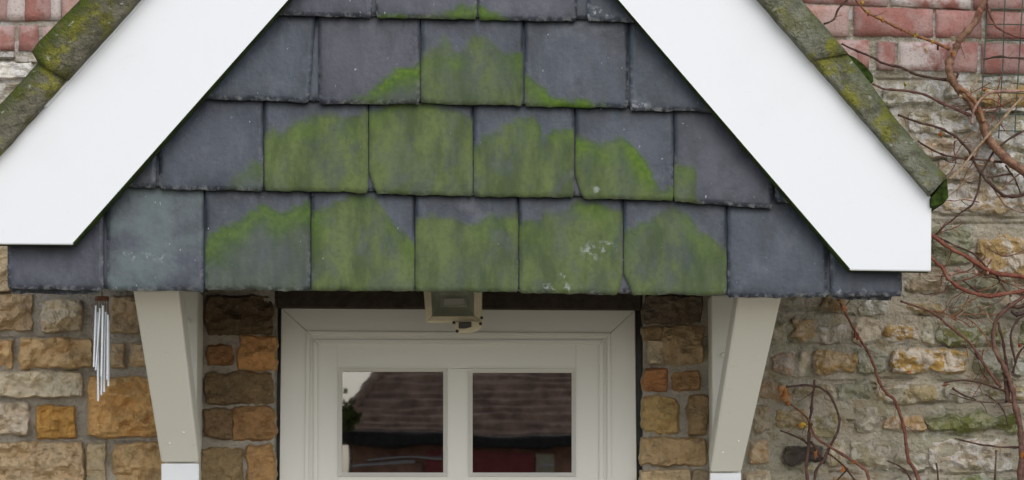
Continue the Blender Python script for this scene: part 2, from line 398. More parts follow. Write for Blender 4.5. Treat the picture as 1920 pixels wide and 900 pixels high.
for a in [  # between the brackets and the door; canopy shade painted into the darker stones
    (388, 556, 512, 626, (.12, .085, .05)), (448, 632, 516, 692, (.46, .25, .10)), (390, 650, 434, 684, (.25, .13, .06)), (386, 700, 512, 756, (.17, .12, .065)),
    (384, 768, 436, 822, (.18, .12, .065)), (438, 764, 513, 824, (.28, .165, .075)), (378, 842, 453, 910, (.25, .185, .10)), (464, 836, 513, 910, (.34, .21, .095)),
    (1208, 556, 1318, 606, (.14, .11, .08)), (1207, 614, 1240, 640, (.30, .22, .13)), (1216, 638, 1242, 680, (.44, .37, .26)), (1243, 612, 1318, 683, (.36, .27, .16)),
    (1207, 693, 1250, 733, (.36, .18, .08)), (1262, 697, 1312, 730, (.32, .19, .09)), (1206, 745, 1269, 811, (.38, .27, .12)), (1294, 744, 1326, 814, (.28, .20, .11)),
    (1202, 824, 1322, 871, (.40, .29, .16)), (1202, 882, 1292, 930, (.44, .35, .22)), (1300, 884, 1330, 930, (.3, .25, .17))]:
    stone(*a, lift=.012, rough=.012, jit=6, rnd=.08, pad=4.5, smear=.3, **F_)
# right hand wall: flush, smeared with mortar, limewash remains
for x0, y0, x1, y1, col, li, mo, lf in [
    (1538, 553, 1594, 585, (.22, .16, .08), .1, 0, .016), (1608, 560, 1662, 593, (.36, .34, .27), .5, .1, .02), (1480, 594, 1532, 641, (.30, .215, .11), .15, 0, .014), (1530, 606, 1592, 640, GREY, .35, 0, .010),
    (1440, 660, 1490, 703, (.30, .225, .165), .35, 0, .018), (1522, 656, 1612, 703, (.33, .225, .095), .2, 0, .022), (1425, 713, 1472, 753, BRN, .15, 0, .016), (1460, 720, 1484, 756, (.38, .20, .08), 0, 0, .016),
    (1484, 722, 1572, 752, (.29, .24, .15), .3, 0, .012), (1452, 766, 1522, 806, (.29, .225, .115), .2, 0, .016), (1514, 774, 1578, 823, (.28, .24, .13), .35, 0, .016),
    (1412, 754, 1446, 812, (.27, .22, .145), .1, 0, .016), (1402, 822, 1444, 872, (.36, .25, .13), .2, 0, .018), (1394, 880, 1450, 925, (.40, .33, .22), .2, 0, .02),
    (1462, 833, 1545, 872, DK, .03, 0, .008), (1500, 868, 1560, 886, (.38, .34, .2), .4, 0, .012), (1588, 826, 1668, 880, (.31, .27, .19), .3, .2, .016), (1655, 608, 1722, 642, (.30, .20, .07), .55, 0, .022),
    (1670, 652, 1817, 702, (.34, .225, .075), .55, 0, .026), (1640, 720, 1757, 757, (.29, .24, .14), .35, .1, .016), (1654, 778, 1738, 808, (.33, .23, .12), .25, 0, .020), (1735, 772, 1912, 812, (.22, .20, .09), .15, .85, .022),
    (1756, 612, 1890, 648, (.27, .25, .14), .35, .7, .014), (1698, 566, 1772, 590, (.30, .23, .13), .2, .2, .014), (1780, 562, 1870, 590, GG, .25, .5, .012), (1828, 440, 1990, 522, (.31, .22, .10), .5, 0, .026),
    (1736, 420, 1826, 500, GG, .15, .35, .010), (1698, 513, 1772, 546, (.31, .25, .17), .1, 0, .016), (1780, 512, 1900, 548, GG, .2, .2, .012), (1765, 344, 1905, 402, (.38, .30, .19), .8, 0, .020),
    (1650, 158, 1760, 200, (.30, .28, .21), .6, .1, .016), (1766, 160, 1836, 206, (.31, .28, .2), .5, 0, .014), (1700, 205, 1830, 252, (.33, .29, .21), .65, .1, .018), (1838, 160, 1975, 202, (.36, .24, .08), .35, .2, .020),
    (1838, 200, 1960, 213, (.6, .58, .54), .9, 0, .020), (1720, 256, 1830, 300, (.33, .27, .2), .5, 0, .018), (1838, 222, 1980, 280, (.30, .27, .19), .75, .3, .018), (1755, 300, 1850, 342, (.33, .28, .2), .6, 0, .02),
    (1855, 286, 1990, 345, (.34, .31, .23), .95, .2, .02), (1740, 822, 1906, 884, (.34, .29, .22), .55, .1, .014), (1600, 650, 1662, 702, GG, .2, .2, .010), (1570, 712, 1636, 752, GG, .25, .1, .012),
    (1905, 598, 1990, 648, GG, .2, .6, .014), (1824, 660, 1896, 704, GG, .3, .2, .012), (1850, 722, 1990, 752, (.34, .28, .16), .4, .3, .016), (1900, 664, 1985, 704, GG, .3, .4, .014), (1765, 722, 1845, 752, (.31, .29, .21), .4, .1, .012),
    (1600, 760, 1650, 816, GREY, .25, .1, .010), (1672, 846, 1738, 884, GREY, .3, .2, .012), (1660, 892, 1790, 950, GREY, .3, .3, .016), (1795, 890, 1960, 950, GG, .3, .7, .016), (1560, 892, 1652, 950, TAN, .3, .1, .016),
    (1666, 596, 1600 + 60, 604, GG, .2, 0, .01),
    (1990, 420, 2150, 510, PALE, .5, 0, .02), (2000, 530, 2180, 600, GG, .3, .3, .016), (1985, 610, 2120, 690, TAN, .4, .2, .018), (1995, 700, 2170, 770, GG, .3, .5, .016), (1930, 780, 2100, 850, GREY, .3, .3, .018), (1920, 860, 2080, 940, PALE, .3, .2, .018), (1990, 300, 2150, 400, PALE, .7, 0, .02), (1985, 170, 2140, 280, TAN, .5, 0, .02)]:
    if x1 - x0 > 8: stone(x0, y0, x1, y1, col, lift=lf * .6, rough=.012, jit=10, rnd=.14, lime=li, moss=mo, flat=True, edge=7., smear=.38)
# flush grey courses that fill the rest of the right hand wall
for c0, c1, xs0 in [(160, 202, 1650), (206, 251, 1700), (256, 299, 1720), (304, 343, 1750), (348, 401, 1750), (424, 494, 1700), (502, 545, 1700), (554, 587, 1700), (594, 644, 1440), (652, 710, 1480), (718, 753, 1470), (762, 813, 1450), (822, 880, 1450), (890, 950, 1450)]:
    occ = sorted((max(a, xs0), b) for a, y_, b, y2 in STONES if a < 2000 and b > xs0 and min(y2, c1) - max(y_, c0) > .3 * (c1 - c0))
    x = xs0; gaps = []
    for a, b in occ + [(2000, 2001)]:
        if a - x > 26: gaps.append((x, a))
        x = max(x, b)
    for a, b in gaps:
        while b - a > 26:
            w_ = min(b - a, random.uniform(60, 150)); w_ = b - a if b - a - w_ < 30 else w_
            g = random.uniform(.85, 1.15); t_ = random.choice([(.44, .38, .28), (.40, .355, .26), (.36, .345, .25), (.45, .37, .26)])
            stone(a + 4, c0 + random.uniform(0, 5), a + w_ - 3, c1 - random.uniform(0, 5), tuple(q * g for q in t_), lift=random.uniform(.004, .011), rough=.009, jit=8, rnd=.12, lime=.75 if c1 < 410 else random.uniform(.1, .4), moss=random.choice([0, 0, .25, .5]) if c0 > 540 else 0, flat=True, edge=8., smear=.45)
            a += w_
# the few stones at the upper left, below the bricks
for a in [(-60, 97, 30, 113, (.27, .24, .19)), (26, 103, 82, 121, (.26, .23, .18)), (-60, 113, 66, 150, (.66, .64, .60)), (-60, 152, 60, 200, (.32, .29, .23)), (-200, 100, -65, 190, TAN)]:
    stone(*a, lift=.016, rough=.009, jit=4, lime=.5, **F_)

def brick(x0, y0, x1, y1, slope=0., col=(.32, .125, .10), lime=0.):
    x0 -= 1.5; x1 += 1.5; y0 -= 1.5; y1 += 1
    pts = [(x0, y0), (x0, y1), (x1, y1 + slope * (x1 - x0)), (x1, y0 + slope * (x1 - x0))]
    pts = [(x + random.uniform(-1.2, 1.2), y + random.uniform(-1., 1.)) for x, y in pts]
    nu, nv = max(3, int((x1 - x0) / 12)), 4; vs, fs = [], []; s0 = random.random() * 50
    for j in range(nv + 1):
        for i in range(nu + 1):
            u, v = i / nu, j / nv
            a = Vector(pts[0]).lerp(Vector(pts[3]), u); b = Vector(pts[1]).lerp(Vector(pts[2]), u); q = a.lerp(b, v)
            ed = i in (0, nu) or j in (0, nv)
            q.x += 1.3 * NZ(q.x * .08, q.y * .08, s0); q.y += 1.3 * NZ(q.x * .08, q.y * .08, s0 + 7)
            vs.append(P(q.x, q.y, (-.0045 if ed else -.0072) - .002 * NZ(q.x * .05, q.y * .05, s0)))
    for j in range(nv):
        for i in range(nu):
            a = j * (nu + 1) + i; fs.append((a, a + nu + 1, a + nu + 2, a + 1))
    ring = [i for i in range(nu + 1)] + [j * (nu + 1) + nu for j in range(1, nv + 1)] + [nv * (nu + 1) + i for i in range(nu - 1, -1, -1)] + [j * (nu + 1) for j in range(nv - 1, 0, -1)]
    b0 = len(vs); n = len(ring)
    for r in ring: vs.append(Vector((vs[r].x, .025, vs[r].z)))
    for k in range(n): fs.append((ring[k], ring[(k + 1) % n], b0 + (k + 1) % n, b0 + k))
    fs.append(tuple(b0 + k for k in range(n)))
    me = bpy.data.meshes.new('brick'); me.from_pydata(vs, [], fs)
    for p in me.polygons: p.use_smooth = len(p.vertices) == 4
    return link('brick', me, BRICK, wall, color=tuple(c * k_ for c, k_ in zip(col, [random.uniform(.92, 1.08)] * 3)), lime=float(lime))
RB, PB = (.31, .145, .12), (.37, .21, .17)
for a in [(1500, -48, 1664, 4, .035, RB, .3), (1672, -44, 1820, 9, .035, RB, .9), (1827, -40, 1975, 14, .03, RB, .2), (1983, -36, 2130, 18, .03, RB, .2),
          (1440, 8, 1590, 62, .03, PB, .3), (1602, 15, 1749, 64, .03, RB, .15), (1757, 20, 1838, 68, .03, RB, .1), (1850, 24, 1990, 70, .03, RB, .2), (1998, 28, 2140, 76, .03, RB, .2),
          (1530, 76, 1628, 129, .015, RB, .4), (1646, 79, 1677, 130, .0, RB, .3), (1686, 79, 1776, 131, .015, RB, .85), (1781, 80, 1831, 133, .015, RB, .2), (1843, 83, 1990, 136, .02, RB, .2), (1998, 88, 2140, 140, .02, RB, .2),
          (-60, -20, 14, 37, 0, RB, .2), (48, -20, 94, 37, 0, RB, .2), (118, -20, 200, 37, 0, PB, .3), (15, -20, 46, 37, 0, (.5, .42, .38), .9), (96, -18, 112, 36, 0, (.52, .45, .42), .9),
          (-120, 50, 24, 93, 0, RB, .3), (37, 50, 70, 93, 0, RB, .3), (81, 52, 150, 96, 0, RB, .4), (-200, -20, -66, 37, 0, RB, .3), (-260, 50, -128, 93, 0, RB, .3)]:
    brick(*a)
bm = bmesh.new(); prism(bm, [(519, 538), (519, 577), (1203, 581), (1203, 538)], .004, .2, .004); from_bm('lintel', bm, DARKWOOD, wall)

# ------------------------------------------------------------------ front door
door = thing('front_door', 'white panelled front door with two small square glass panes under the porch', 'door', P(860, 900, .1) * Vector((1, 1, 0)) if False else Vector((P(860, 900, .1).x, .1, 0)))
FY, LY, BY = .030, .033, .028
def bar(name, pts, Yf, Yb, mat, parent, bev=.003):
    bm = bmesh.new(); prism(bm, pts, Yf, Yb, bev); return from_bm(name, bm, mat, parent)
ZB = 2400                                            # far below the picture: door foot
fr = bmesh.new()
prism(fr, [(527, 577), (524, 930), (522, 1560), (577, 1560), (581, 930), (583, 628)], FY, .14, .003)
prism(fr, [(1136, 632), (1137, 930), (1138, 1560), (1196, 1560), (1194, 930), (1191, 581)], FY, .14, .003)
prism(fr, [(527, 577), (583, 627.5), (1136, 631.5), (1191, 581)], FY, .14, .003)
for pts in ([(574, 620), (571, 930), (569, 1560), (576, 1560), (578, 930), (581, 627)], [(1145, 624), (1146, 930), (1147, 1560), (1140, 1560), (1139, 930), (1138, 631)], [(574, 620), (581, 627), (1138, 631), (1145, 624)]): prism(fr, pts, FY - .005, FY + .01, .002)
frame = from_bm('door_frame', fr, DOORW, door)
for pts in ([(527, 582), (524, 1560), (514, 1560), (517, 582)], [(1192, 584), (1196, 1560), (1206, 1560), (1203, 584)]):
    bar('seal', pts, .06, .15, DARKPL, frame, 0)
lf = bmesh.new()
G1, G2 = (633, 690, 839, 893), (878, 691, 1080, 893)
L0, R0, T0 = 580, 1139, 626
for pts in ([(L0, T0), (L0, 1560), (G1[0], 1560), (G1[0], T0)], [(G2[2], T0 + 1), (G2[2], 1560), (R0, 1560), (R0, T0 + 1)],
            [(G1[0] + .3, T0), (G1[0] + .3, G1[1]), (G2[2] - .3, G2[1]), (G2[2] - .3, T0 + 1)], [(G1[2], G1[1] + .5), (G1[2], G1[3]), (G2[0], G2[3]), (G2[0], G2[1] + .5)],
            [(G1[0] + .3, G1[3]), (G1[0] + .3, 1560), (G2[2] - .3, 1560), (G2[2] - .3, G2[3])]):
    prism(lf, pts, LY, .10, 0)
bmesh.ops.remove_doubles(lf, verts=lf.verts, dist=.0002)
leaf = from_bm('door_leaf', lf, DOORW, door)
# raised outer bead of the leaf, with mitred corners
bm = bmesh.new()
for pts in ([(587, 636), (587, 1500), (596, 1500), (596, 645)], [(1132, 637), (1123, 646), (1123, 1500), (1132, 1500)], [(587.5, 636), (596.5, 645), (1122.5, 646), (1131.5, 637)]): prism(bm, pts, LY - .006, LY + .01, .002)
from_bm('edge_bead', bm, DOORW, leaf)
for g, o in ((G1, (641, 697, 831, 886)), (G2, (886, 699, 1072, 886))):
    a, b, c, d = g; e, f_, h, i = o
    bm = bmesh.new()
    for pts in ([(a, b), (a, d), (e, i), (e, f_)], [(c, b), (h, f_), (h, i), (c, d)], [(a, b), (e, f_), (h, f_), (c, b)], [(a, d), (c, d), (h, i), (e, i)]):
        q = [P(x, y, (LY - .004 if k in (0, 1) else LY + .010)) for k, (x, y) in enumerate(pts)]
        outer = [(x, y) in ((a, b), (a, d), (c, b), (c, d)) for x, y in pts]
        vf = [bm.verts.new(P(x, y, LY - .005 if ou else LY + .008)) for (x, y), ou in zip(pts, outer)]
        vb = [bm.verts.new((v.co.x, LY + .03, v.co.z)) for v in vf]
        bm.faces.new(vf); bm.faces.new(vb[::-1])
        for k in range(4): bm.faces.new((vf[k], vb[k], vb[(k + 1) % 4], vf[(k + 1) % 4]))
    from_bm('glazing_bead', bm, DOORW, leaf)
    bm = bmesh.new(); p, q = P(e - 4, i + 4, LY + .016), P(h + 4, f_ - 4, LY + .016)
    vs = [bm.verts.new(v) for v in ((p.x, p.y, p.z), (q.x, p.y, p.z), (q.x, p.y, q.z), (p.x, p.y, q.z))]; bm.faces.new(vs)
    from_bm('window_pane', bm, GLASS, leaf)

# ------------------------------------------------------------------ porch canopy
porch = thing('porch_canopy', 'gabled porch canopy hung with mossy slates between white bargeboards, over the door', 'porch', Vector((P(855, 540, -.4).x, -.4, P(855, 560, -.4).z)))
Y0 = -0.635   # plane of the slate hanging
COURSE = []
def in_left(y): return 540 - .88 * y                 # inner edges of the bargeboards
def in_right(y): return 1160 + .852 * y
def slate(x0, x1, top, yb0, yb1, moss=None, ms=.8, mb=.6, x0b=None, x1b=None, cut=(0, 0), patina=0., chalk=None, back=0., lap=46, name='slate', chip=2.2, cutw=16):
    x0b = x0 if x0b is None else x0b; x1b = x1 if x1b is None else x1b
    nu = max(5, int((x1 - x0) / 9)); nv = max(6, int((yb0 - top + lap) / 10)); sd_ = random.random() * 100
    vs, fs, mo, br, rim, ch, dp = [], [], [], [], [], [], []
    tiltx = random.uniform(-.0022, .0022)
    for j in range(nv + 1):
        for i in range(nu + 1):
            u, vv = i / nu, j / nv
            yb = yb0 + (yb1 - yb0) * u; yt = top - lap
            edge = chip * (NZ(u * 9, sd_) + .6 * NZ(u * 23, sd_)) + (.8 * chip if NZ(u * 5, sd_ + 3) > .35 else 0) * -1
            y = yt + (yb - yt) * vv + edge * ss(.86, 1, vv)
            v = (y - top) / (yb - top)
            x = x0 + (x0b - x0) * max(0, v) + ((x1 + (x1b - x1) * max(0, v)) - (x0 + (x0b - x0) * max(0, v))) * u
            # softened lower corners and broken corners
            cr = ss(1 - 5 / max(20, yb - top), 1, v) * 2.5
            x += cr * (1 if i == 0 else -1 if i == nu else 0)
            sc = min(1, max(0, (v - 1) * max(40, yb - top) / 40 + 1))
            if cut[0]: x += cut[0] * sc * max(0, 1 - (x - x0) / 60)
            if cut[1]: x -= cut[1] * sc * max(0, 1 - (x1 - x) / 60)
            x += 1.0 * NZ(y * .06, sd_ + 20) * (1 if i in (0, nu) else 0)
            Y = Y0 + back - .025 * vv + .0016 * FB(x * .012, y * .012, sd_) + tiltx * (2 * u - 1)
            if j == nv: Y += .002
            vs.append(P(x, y, Y))
            m = b = 0.
            if moss:
                d = v - interp(moss, u) + .10 * FB(u * 4.5, v * 3, sd_, 3)
                m = ss(-.01, .09, d) * ms; b = ss(-.01, .07, d) * (1 - .94 * ss(.05, .40 + .2 * NZ(u * 5, sd_ + 60), d)) * mb * (.12 + .75 * ss(-.25, .25, NZ(u * 2.6, v * 2, sd_ + 40)))
                if ms < .6: m *= .6 + .4 * ss(.3, .0, d)
            mo.append(m); br.append(b)
            rim.append(max(ss(.955, 1., v), .55 * (1 - ss(.0, .03, min(u, 1 - u))) * ss(.2, .8, v)))
            c = 0.
            for (cu, cv, ru, rv) in (chalk or []): c = max(c, 1 - ss(.4, 1, math.hypot((u - cu) / ru, (v - cv) / rv)))
            ch.append(c)
            dp.append(max(1 - ss(0, .20, min(u, 1 - u)), 1 - ss(.0, .26, v), .9 * ss(.72, 1, v)))
    W = nu + 1
    for j in range(nv):
        for i in range(nu):
            a = j * W + i; fs.append((a, a + W, a + W + 1, a + 1))
    nf = len(vs); ring = [i for i in range(W)] + [j * W + nu for j in range(1, nv + 1)] + [nv * W + i for i in range(nu - 1, -1, -1)] + [j * W for j in range(nv - 1, 0, -1)]
    n = len(ring)
    for r in ring:
        vs.append(Vector((vs[r].x, vs[r].y + .0075, vs[r].z))); mo.append(mo[r]); br.append(br[r]); rim.append(0); ch.append(0); dp.append(1)
    for k in range(n): fs.append((ring[k], ring[(k + 1) % n], nf + (k + 1) % n, nf + k))
    fs.append(tuple(nf + k for k in range(n)))
    me = bpy.data.meshes.new('slate'); me.from_pydata(vs, [], fs)
    for p in me.polygons[:nu * nv]: p.use_smooth = True
    for nm, arr in (('moss', mo), ('bright', br), ('rim', rim), ('chalk', ch), ('damp', dp), ('patina', [patina] * len(vs))):
        at = me.attributes.new(nm, 'FLOAT', 'POINT'); at.data.foreach_set('value', arr)
    o = link('slate', me, SLATE, porch)
    if not back: COURSE.append((x0b, x1b, top, yb0, yb1))
    if moss and ms > .6: o['label'] = 'slate covered with green moss'
    return o
# courses above the picture
slate(600, 790, -290, -135, -133); slate(794, 985, -290, -133, -131); slate(989, 1120, -290, -130, -128)
slate(560, 695, -132, 28, 33, lap=46) if False else None
slate(690, 880, -450, -292, -290); slate(884, 1040, -450, -291, -289)
# course 0
slate(500, 697, -134, 28, 33); slate(705, 894, -132, 33, 36, [(0, .97), (.2, .95), (.6, .92), (.9, .86), (1, .84)], .6, .9)
slate(897, 1085, -132, 37, 40, [(0, .82), (.1, .92), (.3, .98), (.45, 1.2), (1, 2)], .5, .9, x1b=1081); slate(1101, 1230, -130, 39, 43, chalk=[(.15, .92, .3, .08)])
# course 1
slate(350, 591, 31, 184, 192, x1b=580)
slate(597, 787, 36, 194, 195, [(0, 2), (.26, 1.05), (.42, .9), (.55, .82), (.68, .68), (.8, .56), (1, .5)], .35, 1.1)
slate(789, 980, 38, 194, 198, [(0, .42), (.08, .26), (.25, .2), (.32, .36), (.42, .3), (.5, .14), (.62, .15), (.72, .28), (.85, .38), (1, .36)], .72, .9)
slate(984, 1178, 42, 200, 202, [(0, .56), (.12, .72), (.25, .84), (.45, .93), (.8, .97), (.95, 1.05), (1, 1.2)], .6, 1.2, chalk=[(.6, .4, .02, .06)])
slate(1181, 1400, 44, 206, 214, chalk=[(.06, .95, .14, .06), (.3, .97, .12, .03)])
# course 2
slate(180, 293, 200, 350, 353, patina=.0)
slate(298, 493, 190, 355, 358, [(0, 2), (.55, 2), (.62, 1.0), (.75, .76), (.9, .64), (1, .72)], .45, .3)
slate(496, 690, 196, 358, 361, [(0, .36), (.1, .28), (.3, .2), (.45, .12), (.6, .08), (.8, .12), (1, .05)], .88, .75)
slate(692, 886, 198, 363, 368, [(0, .05), (.3, -.1), (.6, -.1), (1, .1)], .88, .35, cut=(13, 0))
slate(888, 1076, 202, 368, 370, [(0, .42), (.08, .28), (.3, .2), (.45, .06), (.6, .05), (.7, .35), (.8, .22), (1, .25)], .85, .55)
slate(1079, 1263, 204, 372, 376, [(0, .24), (.25, .32), (.5, .36), (.62, .48), (.75, .66), (.88, .84), (1, .82)], .85, 1.1, cut=(14, 0), chalk=[(.2, .9, .06, .08)])
slate(1264, 1449, 210, 378, 391, [(0, .5), (.2, .56), (.25, .9), (.28, 2), (1, 2)], .75, .35)
slate(1453, 1580, 215, 380, 386, back=.004)
# course 3
slate(14, 194, 375, 541, 545, lap=60); slate(200, 382, 362, 543, 548, patina=.75, chalk=[(.45, .64, .36, .035), (.2, .58, .14, .03)], x0b=201)
slate(385, 582, 365, 543, 545, [(0, .5), (.1, .38), (.22, .3), (.4, .2), (.6, .14), (.8, .1), (1, .1)], .55, .75)
slate(584, 777, 366, 545, 546, [(0, .26), (.08, .12), (.25, .05), (.5, .0), (.65, .06), (.8, .22), (1, .48)], .85, .75)
slate(779, 972, 370, 546, 547, [(0, .22), (.15, .14), (.4, .2), (.8, .16), (1, .12)], .8, .4)
slate(974, 1168, 374, 548, 552, [(0, .26), (.2, .16), (.5, .04), (.8, .02), (1, .1)], .82, .6, cut=(0, 9), chalk=[(.7, .55, .12, .1), (.85, .5, .1, .08), (.35, .95, .25, .05), (.42, .85, .05, .06)])
slate(1170, 1362, 378, 552, 554, [(0, .32), (.15, .14), (.3, .1), (.45, .05), (.6, .16), (.8, .3), (1, .5)], .78, .6, cut=(16, 0))
slate(1364, 1551, 386, 558, 557); slate(1557, 1691, 400, 555, 556, lap=30, chalk=[(.1, .93, .16, .05), (.5, .96, .3, .03)])
# under-eaves course peeping out below
slate(22, 186, 440, 551, 552, back=.020, lap=20); slate(190, 560, 440, 541, 543, back=.020, lap=20); slate(564, 900, 440, 543, 544, back=.020, lap=20)
slate(904, 1090, 440, 545, 546, back=.020, lap=20); slate(1094, 1300, 440, 551, 552, back=.020, lap=20, patina=.3); slate(1304, 1556, 440, 554, 555, back=.020, lap=20); slate(1560, 1673, 440, 561, 563, back=.020, lap=20)
for (a, b) in zip(list(COURSE), list(COURSE)[1:]):     # the slate of the layer below that shows in each joint
    if a[2] > -140 and abs(a[4] - b[3]) < 14 and -4 < b[0] - a[1] < 30 and a[2] < 398:
        slate(a[1] - 40, b[0] + 40, max(a[2], b[2]), min(a[4], b[3]) - 3, min(a[4], b[3]) - 3, back=.0085, lap=10)
bm = bmesh.new(); prism(bm, [(60, 536), (1640, 548), (1560, 430), (1300, 140), (880, -360), (830, -360), (420, 140), (170, 420)], Y0 + .030, Y0 + .06)
from_bm('backing_board', bm, DARKWOOD, porch)

def bargeboard(pts, inner):
    bm = bmesh.new(); prism(bm, pts, -0.702, -0.662, .0035)
    bmesh.ops.recalc_face_normals(bm, faces=bm.faces); bm.normal_update()
    for f in bm.faces:
        f.material_index = 1 if f.normal.z < -.25 and f.calc_area() > 1e-3 or (f.normal.z < -.25 and f.normal.x * inner > .2 and abs(f.normal.y) < .75) else 0
    return from_bm('bargeboard', bm, [UPVC, ALGAE], porch)
bargeboard([(854, -656), (854, -360), (540, 0), (137, 459), (-14, 458), (-14, 305), (0, 290), (262, 0)], 1)
bargeboard([(855, -656), (1425, 0), (1747, 370), (1746, 509), (1593, 507), (1160, 0), (855, -358)], -1)
def verge(pts, Yf, Yb, mat, mossy_side, name='verge_tile', noisy=1.4):
    """a concrete tile lip: front face as a fine strip so that its outer edge can be uneven"""
    a, b = pts                                         # inner and outer edge polylines, same direction
    n = 26; k = 6; vs, fs, mo = [], [], []; s0 = random.random() * 50
    def along(pl, t):
        L = [0]
        for p, q in zip(pl, pl[1:]): L.append(L[-1] + math.hypot(q[0] - p[0], q[1] - p[1]))
        d = t * L[-1]
        for i in range(len(pl) - 1):
            if d <= L[i + 1] + 1e-6:
                f = (d - L[i]) / max(1e-6, L[i + 1] - L[i]); return Vector((pl[i][0] + (pl[i + 1][0] - pl[i][0]) * f, pl[i][1] + (pl[i + 1][1] - pl[i][1]) * f))
        return Vector(pl[-1])
    for i in range(n + 1):
        for j in range(k + 1):
            t, c = i / n, j / k
            q = along(a, t).lerp(along(b, t), c)
            if j == k: q += Vector((NZ(t * 14, s0), NZ(t * 14, s0 + 5))) * noisy
            round_ = .007 * ss(.72, 1, c) ** 1.5
            vs.append(P(q.x, q.y, Yf + round_ + .006 * FB(q.x * .04, q.y * .04, s0))); mo.append(ss(.5, .95, c) * mossy_side)
    W = k + 1
    for i in range(n):
        for j in range(k):
            q = i * W + j; fs.append((q, q + 1, q + W + 1, q + W))
    ring = [j for j in range(W)] + [i * W + k for i in range(1, n + 1)] + [n * W + j for j in range(k - 1, -1, -1)] + [i * W for i in range(n - 1, 0, -1)]
    b0 = len(vs); N = len(ring)
    for r in ring: vs.append(Vector((vs[r].x, Yb, vs[r].z))); mo.append(mo[r])
    for q in range(N): fs.append((ring[q], ring[(q + 1) % N], b0 + (q + 1) % N, b0 + q))
    fs.append(tuple(b0 + q for q in range(N)))
    me = bpy.data.meshes.new(name); me.from_pydata(vs, [], fs)
    bm = bmesh.new(); bm.from_mesh(me); bmesh.ops.recalc_face_normals(bm, faces=bm.faces); bm.to_mesh(me); bm.free()
    at = me.attributes.new('moss', 'FLOAT', 'POINT'); at.data.foreach_set('value', mo)
    for p in me.polygons[:n * k]: p.use_smooth = True
    return link(name, me, mat, porch)
lx = lambda y: 262 - .903 * y - 4; rx = lambda y: 1425 + .870 * y + 1
verge(([(lx(-330), -330), (lx(148), 148)], [(480, -330), (150, 0), (57, 93), (71, 118)]), -0.740, -0.670, VERGE_L, 1.)
verge(([(lx(120), 120), (lx(316), 316)], [(96, 84), (62, 128), (0, 196), (-75, 275)]), -0.730, -0.670, VERGE_L, .8)
verge(([(lx(-660), -660), (lx(-300), -300)], [(800, -655), (470, -318)]), -0.730, -0.670, VERGE_L, .9)
verge(([(rx(-660), -660), (rx(-280), -280)], [(910, -655), (1257, -280)]), -0.734, -0.670, VERGE_R, .5)
verge(([(rx(-300), -300), (rx(112), 112)], [(1235, -300), (1503, 0), (1590, 100)]), -0.738, -0.670, VERGE_R, .35)
verge(([(rx(96), 96), (rx(366), 366)], [(1580, 92), (1630, 152), (1672, 213), (1743, 298), (1776, 331)]), -0.730, -0.670, VERGE_R, .6)
bm = bmesh.new(); prism(bm, [(1588, 100), (1604, 108), (1622, 122), (1637, 141), (1638, 153), (1630, 158), (1606, 136)], -0.718, -0.540, .002); from_bm('tile_roll', bm, DARKMOSS, porch)
bm = bmesh.new(); prism(bm, [(1745, 372), (1771, 338), (1776, 333), (1777, 350), (1779, 369), (1770, 382), (1746, 389)], -0.720, -0.470, .003); from_bm('tile_end', bm, DARKMOSS, porch)
bm = bmesh.new(); prism(bm, [(lx(-100) + 4, -100), (lx(200) + 4, 200), (lx(200) + 10, 200), (lx(-100) + 13, -100)], -0.712, -0.702, .0015); from_bm('trim_strip', bm, UPVC, porch)
# roof behind the verge, front to wall
bm = bmesh.new()
prism(bm, [(-60, 272), (120, 70), (480, -322), (830, -700), (850, -690), (850, -640), (500, -285), (-30, 300)], -0.665, .02)
prism(bm, [(856, -690), (876, -700), (1260, -270), (1590, 110), (1765, 330), (1738, 350), (1240, -250), (856, -640)], -0.665, .02)
from_bm('roof_covering', bm, VERGE_R, porch)
bm = bmesh.new(); p, q = P(120, 492, -0.560), P(1610, 504, -0.560); box(bm, (p.x, -0.565, p.z - .004), (q.x, -.002, p.z + .012)); from_bm('soffit_board', bm, DARKWOOD, porch)

